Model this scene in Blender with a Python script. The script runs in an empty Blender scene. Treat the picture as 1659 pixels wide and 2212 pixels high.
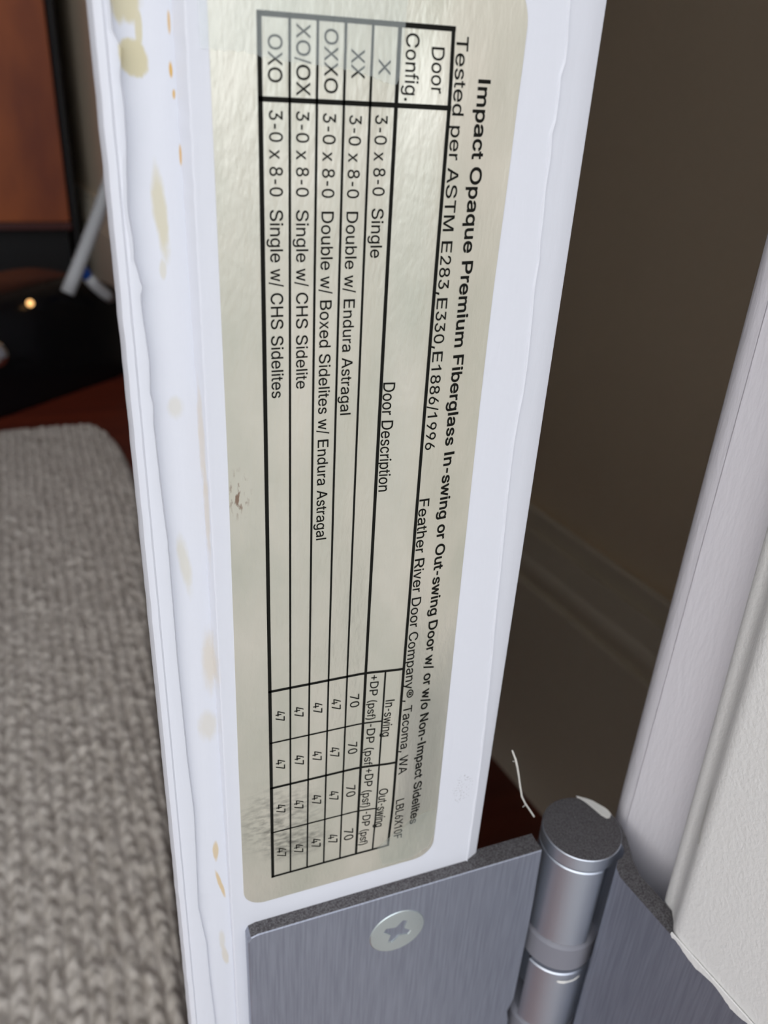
import bpy, bmesh, math, random
from mathutils import Vector, Matrix, noise
from mathutils.geometry import tessellate_polygon, delaunay_2d_cdt

# ------------------------------------------------------------------ camera, light, exposure
sc = bpy.context.scene
COL = sc.collection
ZT = 3.64                       # height of the label table's top above the floor, in units of 0.1 m
U = 0.1

def W(x, y, u):
    """x across the door edge, y depth into the room, u downwards from the top of the label table (0.1 m units)."""
    return Vector((x * U, y * U, (ZT - u) * U))

cam_data = bpy.data.cameras.new('camera')
cam = bpy.data.objects.new('camera', cam_data)
COL.objects.link(cam)
R0 = (0.9350, -0.0528, -0.3507); R1 = (-0.1209, 0.8822, -0.4551); R2 = (0.3334, 0.4679, 0.8185)
right = Vector((R0[0], R0[2], -R0[1])); up = Vector((-R1[0], -R1[2], R1[1])); back = -Vector((R2[0], R2[2], -R2[1]))
m = Matrix((right, up, back)).transposed().to_4x4()
m.translation = W(-0.1685, -0.7345, 0.0399)
cam.matrix_world = m
cam_data.sensor_fit = 'HORIZONTAL'
cam_data.sensor_width = 36.0
cam_data.lens = 1766.87 / 1659.0 * 36.0
cam_data.clip_start = 0.005
cam_data.clip_end = 60
cam_data.dof.use_dof = True
cam_data.dof.focus_distance = 0.090
cam_data.dof.aperture_fstop = cam_data.lens / 0.80     # a phone lens: 0.8 mm pupil
sc.camera = cam

world = bpy.data.worlds.new('daylight'); sc.world = world; world.use_nodes = True
wn = world.node_tree.nodes; wl = world.node_tree.links
bg = wn['Background']
# overcast sky, brighter on the side of the hidden sun (left of and behind the camera)
tc = wn.new('ShaderNodeTexCoord'); dot = wn.new('ShaderNodeVectorMath'); dot.operation = 'DOT_PRODUCT'; rmp = wn.new('ShaderNodeValToRGB')
dot.inputs[1].default_value = Vector((-0.80, -0.50, 0.33)).normalized()
wl.new(tc.outputs['Generated'], dot.inputs[0]); wl.new(dot.outputs['Value'], rmp.inputs[0]); wl.new(rmp.outputs[0], bg.inputs['Color'])
rmp.color_ramp.elements[0].position = 0.0; rmp.color_ramp.elements[0].color = (0.56, 0.61, 0.68, 1)
rmp.color_ramp.elements[1].position = 1.0; rmp.color_ramp.elements[1].color = (1.0, 0.98, 0.96, 1)
e = rmp.color_ramp.elements.new(0.55); e.color = (0.70, 0.745, 0.82, 1)
bg.inputs['Strength'].default_value = 2.5

vs = sc.view_settings
sc.display_settings.display_device = 'sRGB'
vs.view_transform = 'Standard'; vs.look = 'None'; vs.gamma = 1.0; vs.use_curve_mapping = False
vs.exposure = 0.0

# ------------------------------------------------------------------ helpers
rnd = random.Random(7)

def srgb(r, g, b):
    f = lambda c: (c / 255 / 12.92) if c / 255 <= 0.04045 else ((c / 255 + 0.055) / 1.055) ** 2.4
    return (f(r), f(g), f(b), 1.0)

def material(name, color, rough=0.5, metal=0.0, spec=0.5, bump=None, vary=None, coat=0.0):
    """bump = (scale xyz, strength, distance); vary = (scale xyz, second colour, detail, low, high)"""
    mt = bpy.data.materials.new(name); mt.use_nodes = True
    nt = mt.node_tree; b = nt.nodes['Principled BSDF']
    b.inputs['Base Color'].default_value = color
    b.inputs['Roughness'].default_value = rough
    b.inputs['Metallic'].default_value = metal
    b.inputs['Specular IOR Level'].default_value = spec
    b.inputs['Coat Weight'].default_value = coat
    geo = nt.nodes.new('ShaderNodeNewGeometry')
    def noise_tex(scale, detail):
        mp = nt.nodes.new('ShaderNodeMapping'); mp.inputs['Scale'].default_value = scale
        nz = nt.nodes.new('ShaderNodeTexNoise'); nz.inputs['Scale'].default_value = 1.0; nz.inputs['Detail'].default_value = detail
        nt.links.new(geo.outputs['Position'], mp.inputs[0]); nt.links.new(mp.outputs[0], nz.inputs[0])
        return nz
    if vary:
        nz = noise_tex(vary[0], vary[2])
        rp = nt.nodes.new('ShaderNodeValToRGB')
        rp.color_ramp.elements[0].position = vary[3]; rp.color_ramp.elements[0].color = color
        rp.color_ramp.elements[1].position = vary[4]; rp.color_ramp.elements[1].color = vary[1]
        nt.links.new(nz.outputs[0], rp.inputs[0]); nt.links.new(rp.outputs[0], b.inputs['Base Color'])
    if bump:
        nz = noise_tex(bump[0], 3.0)
        bp = nt.nodes.new('ShaderNodeBump'); bp.inputs['Strength'].default_value = bump[1]; bp.inputs['Distance'].default_value = bump[2]
        nt.links.new(nz.outputs[0], bp.inputs['Height']); nt.links.new(bp.outputs[0], b.inputs['Normal'])
    return mt

def obj(name, verts, faces, mat, parent=None, smooth=False, bevel=None):
    me = bpy.data.meshes.new(name); me.from_pydata([tuple(v) for v in verts], [], faces); me.update()
    bm = bmesh.new(); bm.from_mesh(me)
    bmesh.ops.recalc_face_normals(bm, faces=bm.faces[:])
    if bevel: bmesh.ops.bevel(bm, geom=bm.edges[:], offset=bevel, segments=2, affect='EDGES', profile=0.5)
    bm.to_mesh(me); bm.free()
    if smooth:
        for p in me.polygons: p.use_smooth = True
        if smooth != 'all': me.set_sharp_from_angle(angle=math.radians(smooth if smooth is not True else 35))
    if mat: me.materials.append(mat)
    o = bpy.data.objects.new(name, me); COL.objects.link(o)
    if parent: o.parent = parent
    return o

def tag(o, label=None, cat=None, group=None, kind=None):
    if label: o['label'] = label
    if cat: o['category'] = cat
    if group: o['group'] = group
    if kind: o['kind'] = kind
    return o

def empty(name, label, cat, group=None):
    o = bpy.data.objects.new(name, None); o.empty_display_size = 0.02; COL.objects.link(o)
    return tag(o, label, cat, group)

def structure(name, verts, faces, mat, parent=None, **k):
    o = obj(name, verts, faces, mat, parent, **k)
    if not parent: o['kind'] = 'structure'
    return o

BOXF = [(0, 1, 2, 3), (7, 6, 5, 4), (0, 4, 5, 1), (1, 5, 6, 2), (2, 6, 7, 3), (3, 7, 4, 0)]
def box_pts(f, a0, a1, b0, b1, c0, c1):
    return [f(a0, b0, c0), f(a1, b0, c0), f(a1, b1, c0), f(a0, b1, c0), f(a0, b0, c1), f(a1, b0, c1), f(a1, b1, c1), f(a0, b1, c1)]

def prism(outline, u0, u1, f=W):
    """outline = closed list of (x, y); extruded from u0 to u1"""
    n = len(outline)
    v = [f(x, y, u0) for x, y in outline] + [f(x, y, u1) for x, y in outline]
    return v, [tuple(range(n)), tuple(range(2 * n - 1, n - 1, -1))] + [(i, (i + 1) % n, n + (i + 1) % n, n + i) for i in range(n)]

def plate(outline, y0, y1):
    """outline = closed list of (x, u) in the door edge plane, thick from y0 to y1"""
    n = len(outline)
    v = [W(x, y0, u) for x, u in outline] + [W(x, y1, u) for x, u in outline]
    return v, [tuple(range(n)), tuple(range(2 * n - 1, n - 1, -1))] + [(i, (i + 1) % n, n + (i + 1) % n, n + i) for i in range(n)]

def tube(points, radii, seg=10):
    pts = [Vector(p) for p in points]; v = []; fc = []
    for i, p in enumerate(pts):
        t = (pts[min(i + 1, len(pts) - 1)] - pts[max(i - 1, 0)]).normalized()
        a = t.orthogonal().normalized() if i == 0 else (a - t * a.dot(t)).normalized()
        b = t.cross(a); r = radii[i] if isinstance(radii, (list, tuple)) else radii
        for k in range(seg):
            an = 2 * math.pi * k / seg
            v.append(p + (a * math.cos(an) + b * math.sin(an)) * r)
    for i in range(len(pts) - 1):
        for k in range(seg):
            fc.append((i * seg + k, i * seg + (k + 1) % seg, (i + 1) * seg + (k + 1) % seg, (i + 1) * seg + k))
    fc.append(tuple(range(seg))); fc.append(tuple(range(len(pts) * seg - 1, (len(pts) - 1) * seg - 1, -1)))
    return v, fc

def interp(tab, t):
    if t <= tab[0][1]: return tab[0][0]
    for (a, ta), (b, tb) in zip(tab, tab[1:]):
        if t <= tb: return a + (b - a) * (t - ta) / max(tb - ta, 1e-9)
    return tab[-1][0]

# house frame: turned 7.5 degrees from the opened door, origin at the jamb's inner corner
HA = math.radians(7.5); HC, HS = math.cos(HA), math.sin(HA); HX, HY = 0.527, -0.156
def H(a, b, u):
    return W(HX + a * HC - b * HS, HY + a * HS + b * HC, u)
def hbox(a0, a1, b0, b1, u0, u1):
    return box_pts(H, a0, a1, b0, b1, u0, u1), BOXF

# ------------------------------------------------------------------ materials
WHITE_JAMB = material('warm white satin paint', (0.87, 0.86, 0.84, 1), 0.45, bump=((1900, 1900, 1500), 0.35, 0.0003))
WHITE_CASING = material('white casing paint', (0.90, 0.875, 0.92, 1), 0.40, bump=((1300, 1300, 350), 0.35, 0.0003))
WALL = material('taupe wall paint', srgb(238, 218, 190), 0.8, bump=((250, 250, 250), 0.2, 0.0004))
BASE = material('greige baseboard paint', srgb(234, 222, 200), 0.5)
GREY_WALL = material('grey wall paint', srgb(224, 232, 246), 0.8)
CEIL = material('ceiling paint', srgb(200, 195, 188), 0.85)
FLOOR = material('red brown floorboards', srgb(92, 34, 22), 0.42, vary=((3, 40, 3), srgb(120, 50, 30), 3, 0.3, 0.75))
PORCH = material('porch concrete', srgb(176, 174, 172), 0.9, vary=((9, 9, 9), srgb(158, 156, 154), 4, 0.3, 0.7))
STEEL = material('brushed grey steel', srgb(170, 174, 186), 0.54, 0.85, bump=((9000, 9000, 300), 0.22, 0.0002),
                 vary=((2500, 2500, 90), srgb(154, 158, 170), 3, 0.35, 0.65))
STEEL_BARREL = material('satin steel barrel', srgb(208, 214, 224), 0.42, 0.95, bump=((2500, 2500, 200), 0.12, 0.0002))
CUT_STEEL = material('granular cut steel', srgb(112, 110, 112), 0.65, 0.35, bump=((4200, 4200, 4200), 0.6, 0.0003),
                     vary=((5200, 5200, 5200), srgb(70, 66, 68), 2, 0.4, 0.62))
NYLON = material('grey nylon washer', srgb(128, 128, 136), 0.45)
ZINC = material('bright zinc screw', srgb(205, 214, 212), 0.30, 0.85, bump=((2600, 2600, 2600), 0.12, 0.0002))
ZINC_DARK = material('screw recess', srgb(150, 156, 154), 0.35, 0.9)
INK = material('black ink', (0.010, 0.010, 0.008, 1), 0.8, spec=0.08)
PAINT_CHIP = material('dried cream paint', (0.78, 0.77, 0.73, 1), 0.5, bump=((1500, 1500, 1500), 0.3, 0.0003))
STRAND = material('dried paint strand', (0.74, 0.72, 0.66, 1), 0.6)

# ------------------------------------------------------------------ the room shell
structure('floor', *hbox(-26, 1.72, -1.2, 27, 3.64, 3.80), FLOOR)
structure('porch_slab', *hbox(-32, 24, -60, -1.2, 3.90, 4.1), PORCH)
structure('ceiling', *hbox(-26, 1.72, -1.2, 27, -20.9, -20.7), CEIL)
structure('wall_right', *hbox(1.87, 2.9, -1.2, 27, -20.7, 3.80), WALL)
structure('wall_back', *hbox(-26, 1.87, 25.6, 27, -20.7, 3.80), GREY_WALL)
structure('wall_left', *hbox(-27, -26, -1.2, 27, -20.7, 3.80), CEIL)
# wall around the doorway: right of the jamb, left of the doorway and above it
structure('wall_front', *hbox(0.20, 24, -1.2, 0.0, -24, 3.9), GREY_WALL)
structure('wall_front_left', *hbox(-32, -9.6, -1.2, 0.0, -24, 3.9), CEIL)
structure('wall_front_top', *hbox(-9.6, 0.20, -1.2, 0.0, -24, -17.2), CEIL)
# baseboard along the right wall, stepped profile (height above the floor, projection)
bprof = [(0, .152), (1.27, .150), (1.285, .142), (1.30, .118), (1.325, .112), (1.35, .128), (1.38, .134), (1.42, .126), (1.45, .112),
         (1.55, .104), (1.60, .098), (1.612, .07), (1.64, .066), (1.68, .078), (1.715, .074), (1.74, .05), (1.75, .02), (1.75, 0), (0, 0)]
bprof = [(max(0, 3.6 - (3.6 - h) * (1 + (.15 - d) / 2.1)) if h > 0 else 0, d) for h, d in bprof]
n = len(bprof)
bv = [H(1.87 - d, 0.0, 3.64 - h) for h, d in bprof] + [H(1.87 - d, 26, 3.64 - h) for h, d in bprof]
structure('baseboard_right', bv, [tuple(range(n)), tuple(range(2 * n - 1, n - 1, -1))] + [(i, (i + 1) % n, n + (i + 1) % n, n + i) for i in range(n)], BASE, smooth=30)

# door jamb (the face the second hinge leaf is let into), with a soft painted corner
def jlean(u): return 0.010 + 0.021 * max(-0.3, min(1.8, (1.08 - u) / 0.65))
jo = [(0.20, -3.0), (-0.0085, -3.0), (-0.0085, -0.070), (-0.0068, -0.0600), (-0.0020, -0.0520), (0.0080, -0.0430)]
for k in range(7):
    an = math.pi - k / 6 * math.pi / 2
    jo.append((0.0320 + 0.012 * math.cos(an), -0.028 + 0.022 * math.sin(an)))
jo += [(0.050, -0.006), (0.050, -0.07), (0.20, -0.07)]
us = [-17.2, -6, -1.0] + [-0.6 + 0.1 * i for i in range(24)] + [2.2, 3.0, 3.64]
jv = []; jf = []
nj = len(jo)
for u in us:
    for a, b in jo: jv.append(H(a, b + (jlean(u) if b > -1 else 0), u))
for i in range(len(us) - 1):
    for k in range(nj): jf.append((i * nj + k, i * nj + (k + 1) % nj, (i + 1) * nj + (k + 1) % nj, (i + 1) * nj + k))
jf += [tuple(range(nj)), tuple(range(len(us) * nj - 1, (len(us) - 1) * nj - 1, -1))]
structure('trim_1', jv, jf, WHITE_JAMB, smooth=40)
flk = [(-.0060, -.0570, .905), (-.0030, -.0535, .900), (.0005, -.0500, .880), (.0030, -.0480, .845), (.0050, -.0462, .830), (.0062, -.0445, .850), (.0045, -.0462, .880), (.0020, -.0480, .900), (-.0020, -.0520, .915)]
fv = [H(a - .0012 + dd, b + dd + jlean(u), u) for dd in (0, .0016) for a, b, u in flk]
n = len(flk)
o = obj('paint_flake', fv, [tuple(range(n)), tuple(range(2 * n - 1, n - 1, -1))] + [(i, (i + 1) % n, n + (i + 1) % n, n + i) for i in range(n)], PAINT_CHIP, bpy.data.objects['trim_1'])
# casing on the room side of the wall, rounded inner corner
co = [(0.80, 0.0), (0.08, 0.0), (0.08, 0.139)]
for k in range(9):
    an = math.pi - k / 8 * math.pi / 2
    co.append((0.08 + 0.05 + 0.05 * math.cos(an), 0.1375 + 0.05 * math.sin(an)))
co += [(0.66, 0.19), (0.76, 0.15), (0.80, 0.08)]
v, f_ = prism(co, -17.9, 3.64, H)
structure('trim_2', v, f_, WHITE_CASING, smooth=50)
# lip of the casing's painted joint on the jamb of the far side of the doorway
structure('trim_3', *hbox(-9.6, -9.3, -3.0, 0.0, -17.2, 3.64), WHITE_JAMB)

# ------------------------------------------------------------------ the door
FILM = [(-.1105, -.3), (-.1105, .018), (-.110, .022), (-.105, .028), (-.106, .038), (-.108, .051), (-.107, .063), (-.107, .08), (-.108, .103), (-.11, .127), (-.111, .148), (-.109, .17), (-.109, .18), (-.110, .184), (-.107, .197), (-.106, .205), (-.104, .208), (-.105, .213), (-.107, .217), (-.106, .241), (-.104, .274), (-.105, .296), (-.106, .309), (-.1035, .314), (-.104, .323), (-.105, .332), (-.104, .375), (-.103, .414), (-.101, .462), (-.101, .529), (-.101, .613), (-.100, .686), (-.099, .757), (-.096, .85), (-.098, .941), (-.100, 1.022), (-.093, 1.102), (-.092, 1.186), (-.089, 1.29), (-.089, 1.6)]
RIDGE = [(.278, -.03), (.279, -.015), (.281, -.001), (.282, .017), (.279, .03), (.280, .043), (.280, .066), (.278, .078), (.280, .098), (.279, .123), (.281, .157), (.281, .174), (.283, .192), (.282, .22), (.284, .253), (.286, .298), (.286, .335), (.284, .362), (.283, .395), (.284, .447), (.288, .541), (.291, .623), (.295, .704), (.300, .842), (.302, .949), (.302, 1.2)]
uu = [-16.9, -8, -3, -1.2] + [-0.6 + 0.006 * i for i in range(400)] + [2.2, 2.8, 3.42]
dv = []; df = []
for u in uu:
    w = 0.0006 * noise.noise(Vector((3, 0, u * 40))); w2 = 0.001 * noise.noise(Vector((9, 0, u * 90)))
    fx = interp(FILM, u) + w2 * 0.4; rx = interp(RIDGE, u)
    t = max(0, min(1, u / 1.15)); sw = 0.0068 * (1 - t) ** 0.8 + 0.0006          # width of the shaded step
    rec = 0.0150 - 0.009 * t                                                       # depth of the glue-stained strip
    edge = -.0570 + 0.7 * w2
    rw = 0.0030 * (0.45 + 0.55 * abs(noise.noise(Vector((5, 2, u * 16)))) * 2)
    r3 = rx + 0.0395 - 0.0 * t
    prof = [(0.440, 9.0), (-.1255, .030), (-.1268 + w, .019), (-.1262 + w, .010), (-.1232 + w, .0035), (-.1190, .0008), (-.1170 + w, .0002),
            (-.1150, .0016), (fx - .0035, .0008), (fx - .0006, .0016), (fx, .0052), (fx + .0015, rec - .001), (-.0800, rec), (edge - sw - .0015, rec), (edge - sw, rec + .0006),
            (edge - .0004, .0000), (edge + .001, -.0008), (edge + .0035, -.0006), (edge + .006, 0), (.05, 0), (.16, 0), (rx - rw - .001, 0), (rx - rw, -.0012), (rx - .0008, -.0016), (rx, .0008),
            (rx + 0.5 * (.3190 - rx), .0040), (.3185, .0072), (.3208, .0085), (.3222, .0110), (.3228, .016), (0.875, 9.0)]
    np_ = len(prof)
    dv += [W(x, y, u) for x, y in prof]
for i in range(len(uu) - 1):
    for k in range(np_): df.append((i * np_ + k, i * np_ + (k + 1) % np_, (i + 1) * np_ + (k + 1) % np_, (i + 1) * np_ + k))
df += [tuple(range(np_)), tuple(range(len(uu) * np_ - 1, (len(uu) - 1) * np_ - 1, -1))]
DOOR = material('white door with old glue stains', (0.715, 0.727, 0.778, 1), 0.42)
nt = DOOR.node_tree; N = nt.nodes; L = nt.links; bs = N['Principled BSDF']
geo = N.new('ShaderNodeNewGeometry')
sp = N.new('ShaderNodeSeparateXYZ'); L.new(geo.outputs['Position'], sp.inputs[0])
def math_node(op, a, b=None, c=None, clamp=False):
    nd = N.new('ShaderNodeMath'); nd.operation = op; nd.use_clamp = clamp
    for i, q in enumerate((a, b, c)):
        if q is None: continue
        if isinstance(q, (int, float)): nd.inputs[i].default_value = q
        else: L.new(q, nd.inputs[i])
    return nd.outputs[0]
def noise_out(scale, detail=3.0, out=0):
    mp = N.new('ShaderNodeMapping'); mp.inputs['Scale'].default_value = scale
    nz = N.new('ShaderNodeTexNoise'); nz.inputs['Scale'].default_value = 1.0; nz.inputs['Detail'].default_value = detail
    L.new(geo.outputs['Position'], mp.inputs[0]); L.new(mp.outputs[0], nz.inputs[0]); return nz.outputs[out]
nzw = noise_out((1400, 1400, 500))
# dried glue: (x, u, half width, half height, tilt, strength, softness, tone 0 yellow .. 1 orange)
STAINS = [(-.099, -.006, .0125, .019, 0, .95, .35, 0), (-.0965, .0365, .0115, .0135, 0, 1.0, .25, 0), (-.0905, .016, .0026, .0150, -.06, .9, .35, 0),
          (-.0840, .150, .0055, .034, .05, .75, .7, 0), (-.0855, .197, .0028, .008, 0, .45, .6, 0), (-.0830, .325, .007, .010, 0, .35, .8, 0),
          (-.0850, .496, .0055, .034, .10, .45, .8, 0), (-.0660, .630, .008, .040, 0, .40, .9, .5), (-.0720, .722, .010, .022, 0, .35, .8, .2),
          (-.0725, .933, .0034, .017, 0, .75, .5, .75), (-.0690, .997, .0026, .027, .19, .8, .5, .85), (-.0715, 1.11, .004, .018, 0, .35, .7, .2), (-.0685, 1.145, .004, .02, .1, .45, .7, .3),
          (-.0672, .010, .0010, .008, 0, .8, .5, 1.4), (-.0680, .043, .0014, .006, 0, 1, .5, 1.4), (-.0668, .060, .0013, .004, 0, .9, .5, 1.4), (-.0645, .105, .0010, .008, 0, .8, .5, 1.4),
          (-.061, .36, .0022, .05, 0, .35, .8, .6), (-.060, .44, .0018, .05, 0, .35, .8, .6)]
cur = None
for (sx, su, hw, hh, tilt, st, soft, tone) in STAINS:
    cx, cz = sx * U, (ZT - su) * U
    dz = math_node('SUBTRACT', sp.outputs['Z'], cz)
    dx = math_node('ADD', math_node('SUBTRACT', sp.outputs['X'], cx), math_node('MULTIPLY', dz, tilt))
    ex = math_node('DIVIDE', dx, hw * U); ez = math_node('DIVIDE', dz, hh * U)
    d = math_node('SQRT', math_node('ADD', math_node('MULTIPLY', ex, ex), math_node('MULTIPLY', ez, ez)))
    d = math_node('ADD', d, math_node('MULTIPLY', math_node('SUBTRACT', nzw, 0.5), 0.9))
    mr = N.new('ShaderNodeMapRange'); mr.interpolation_type = 'SMOOTHSTEP'
    mr.inputs['From Min'].default_value = 1.0 + soft * 0.5; mr.inputs['From Max'].default_value = 1.0 - soft * 0.6
    mr.inputs['To Max'].default_value = st; L.new(d, mr.inputs['Value'])
    mx = N.new('ShaderNodeMixRGB'); L.new(mr.outputs[0], mx.inputs['Fac'])
    if cur is None: mx.inputs['Color1'].default_value = (0.715, 0.727, 0.778, 1)
    else: L.new(cur, mx.inputs['Color1'])
    ye, og = (0.62, 0.56, 0.37), (0.66, 0.45, 0.18)
    mx.inputs['Color2'].default_value = tuple(ye[i] + (og[i] - ye[i]) * tone for i in range(3)) + (1,)
    cur = mx.outputs[0]
# tiny dirt specks near the label's lower right corner
spn = noise_out((4200, 4200, 4200), 1.0)
dx = math_node('DIVIDE', math_node('SUBTRACT', sp.outputs['X'], .0277), .0016); dz = math_node('DIVIDE', math_node('SUBTRACT', sp.outputs['Z'], (ZT - .926) * U), .0028)
msk = math_node('LESS_THAN', math_node('ADD', math_node('MULTIPLY', dx, dx), math_node('MULTIPLY', dz, dz)), 1.0)
spk = math_node('MULTIPLY', math_node('MULTIPLY', msk, math_node('GREATER_THAN', spn, 0.66)), 0.75)
mx = N.new('ShaderNodeMixRGB'); L.new(spk, mx.inputs['Fac']); L.new(cur, mx.inputs['Color1']); mx.inputs['Color2'].default_value = (.16, .13, .12, 1); cur = mx.outputs[0]
L.new(cur, bs.inputs['Base Color'])
bmp = N.new('ShaderNodeBump'); bmp.inputs['Strength'].default_value = 0.16; bmp.inputs['Distance'].default_value = 0.0002
L.new(noise_out((1300, 1300, 260), 4.0), bmp.inputs['Height']); L.new(bmp.outputs[0], bs.inputs['Normal'])
door = structure('door_1', dv, df, DOOR, smooth=28)

# ------------------------------------------------------------------ the label on the door edge
LABEL = material('silver foil label', srgb(196, 196, 180), 0.28, 0.62)
nt = LABEL.node_tree; N = nt.nodes; L = nt.links; bs = N['Principled BSDF']
geo = N.new('ShaderNodeNewGeometry'); sp = N.new('ShaderNodeSeparateXYZ'); L.new(geo.outputs['Position'], sp.inputs[0])
big = noise_out((120, 120, 60), 4.0); fine = noise_out((2600, 2600, 900), 3.0); mid = noise_out((700, 700, 250), 3.0)
rp = N.new('ShaderNodeValToRGB'); L.new(big, rp.inputs[0])
rp.color_ramp.elements[0].position = .3; rp.color_ramp.elements[0].color = srgb(206, 205, 188)
rp.color_ramp.elements[1].position = .7; rp.color_ramp.elements[1].color = srgb(228, 222, 206)
cur = rp.outputs[0]
def patch(cur, x, u, hw, hh, tex, lo, hi, color, amount):
    dx = math_node('DIVIDE', math_node('SUBTRACT', sp.outputs['X'], x * U), hw * U); dz = math_node('DIVIDE', math_node('SUBTRACT', sp.outputs['Z'], (ZT - u) * U), hh * U)
    d = math_node('SQRT', math_node('ADD', math_node('MULTIPLY', dx, dx), math_node('MULTIPLY', dz, dz)))
    mr = N.new('ShaderNodeMapRange'); mr.interpolation_type = 'SMOOTHSTEP'; mr.inputs['From Min'].default_value = 1.0; mr.inputs['From Max'].default_value = 0.2; L.new(d, mr.inputs['Value'])
    m2 = N.new('ShaderNodeMapRange'); m2.inputs['From Min'].default_value = lo; m2.inputs['From Max'].default_value = hi; L.new(tex, m2.inputs['Value'])
    fac = math_node('MULTIPLY', math_node('MULTIPLY', mr.outputs[0], m2.outputs[0]), amount)
    mx = N.new('ShaderNodeMixRGB'); L.new(fac, mx.inputs['Fac']); L.new(cur, mx.inputs['Color1']); mx.inputs['Color2'].default_value = color
    return mx.outputs[0]
smud = noise_out((700, 700, 1500), 6.0)
cur = patch(cur, .010, .895, .075, .085, smud, .42, .70, srgb(84, 84, 76), .62)      # grimy wrinkles
cur = patch(cur, .035, .950, .060, .035, smud, .36, .66, srgb(78, 78, 72), .66)
cur = patch(cur, -.028, .418, .016, .035, fine, .55, .66, srgb(120, 78, 52), .8)      # rusty specks
L.new(cur, bs.inputs['Base Color'])
hgt = math_node('ADD', math_node('MULTIPLY', mid, 0.6), math_node('MULTIPLY', fine, 0.35))
bmp = N.new('ShaderNodeBump'); bmp.inputs['Strength'].default_value = 0.42; bmp.inputs['Distance'].default_value = 0.00025
L.new(hgt, bmp.inputs['Height']); L.new(bmp.outputs[0], bs.inputs['Normal'])

label = empty('label', 'silver foil test-rating label with a black printed table on the white door edge', 'label')
label.location = W(.1, 0, .5)
INV = Matrix.Translation(-label.location)
def child(name, v, f, mat, parent=label, **k):
    o = obj(name, v, f, mat, parent, **k)
    o.matrix_parent_inverse = Matrix.Translation(-parent.matrix_basis.translation)
    return o
def bulge(x, u):
    """the foil has lifted along the heading column"""
    up_ = max(0, min(1, (x - .108) / .062)); dn = max(0, min(1, (.236 - x) / .066)); e = max(0, min(1, (1.02 - u) / .12)) * max(0, min(1, (u + .05) / .12))
    sm = lambda t: t * t * (3 - 2 * t)
    return -.0060 * sm(up_) * sm(dn) * sm(e)
INKY = -.00135
def bar(x0, u0, x1, u1, w):
    d = Vector((x1 - x0, u1 - u0)); e = d.normalized() * w / 2; p = Vector((-e.y, e.x))
    a = Vector((x0, u0)) - e; b = Vector((x1, u1)) + e
    return [(a + p), (b + p), (b - p), (a - p)]
# backing foil: the rounded outline filled with a fine grid that follows the bulge
def label_right(u): return interp([(.2385, -.1), (.2378, .02), (.2372, .045), (.2365, .107), (.2340, .228), (.2336, .346), (.2355, .6), (.2392, .95), (.2392, 1.1)], u)
def label_left(u): return interp([(-.0400, -.1), (-.039, .187), (-.0381, .38), (-.0398, .745), (-.0400, 1.1)], u)
lv_ = []; lf_ = []; nr, ncol = 260, 72
for j in range(nr + 1):
    u = -.050 + (1.0465 + .050) * (0.5 - 0.5 * math.cos(math.pi * j / nr))
    xl, xr = label_left(u), label_right(u)
    for uc, r, tp_ in ((-.050, .030, 1), (1.0465, .030, 0)):
        dlt = (u - uc) if tp_ else (uc - u)
        for side in (0, 1):
            rr_ = .045 if (side and tp_) else r
            if dlt < rr_:
                cut = rr_ - math.sqrt(max(0, rr_ ** 2 - (rr_ - dlt) ** 2))
                if side: xr -= cut
                else: xl += cut
    for i in range(ncol + 1):
        x = xl + (xr - xl) * i / ncol; lv_.append(W(x, -.0010 + bulge(x, u), u))
nw = ncol + 1
for j in range(nr):
    for i in range(ncol): lf_.append((j * nw + i, j * nw + i + 1, (j + 1) * nw + i + 1, (j + 1) * nw + i))
per = list(range(nw)) + [j * nw + ncol for j in range(1, nr + 1)] + [nr * nw + i for i in range(ncol - 1, -1, -1)] + [j * nw for j in range(nr - 1, 0, -1)]
b0 = len(lv_)
for i in per: lv_.append(Vector((lv_[i].x, .0003 * U, lv_[i].z)))
k = len(per)
for i in range(k): lf_.append((per[i], per[(i + 1) % k], b0 + (i + 1) % k, b0 + i))
child('foil_backing', lv_, lf_, LABEL, smooth=40)
V_ = [0.0, 0.0246, 0.0479, 0.0716, 0.0951, 0.1187, 0.1665, 0.1433]
C_ = [0.0, 0.0600, 0.6796, 0.7598, 0.8353, 0.9153, 1.0]
TK, MD, TN = .0040, .0034, .0022
bars = [bar(V_[0], C_[0], V_[0], C_[6], TK), bar(V_[6], C_[0], V_[6], C_[6], MD), bar(V_[0], C_[0], V_[6], C_[0], TK), bar(V_[0], C_[6], V_[6], C_[6], MD),
        bar(V_[5], C_[0], V_[5], C_[6], MD), bar(V_[0], C_[1], V_[6], C_[1], TK), bar(V_[0], C_[2], V_[6], C_[2], MD), bar(V_[7], C_[2], V_[7], C_[6], TN),
        bar(V_[0], C_[3], V_[7], C_[3], TN), bar(V_[0], C_[4], V_[6], C_[4], MD), bar(V_[0], C_[5], V_[7], C_[5], TN)] + [bar(V_[i], C_[0], V_[i], C_[6], TN) for i in (1, 2, 3, 4)]
tv = []; tf = []
for q in bars:
    i = len(tv); k = 60
    for t in range(k + 1):
        for e0, e1 in ((q[0], q[1]), (q[3], q[2])):
            p = e0 + (e1 - e0) * t / k; tv.append(W(p.x, INKY + bulge(p.x, p.y), p.y))
    tf += [(i + 2 * t, i + 2 * t + 1, i + 2 * t + 3, i + 2 * t + 2) for t in range(k)]
child('printed_table_rules', tv, tf, INK)

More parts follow.
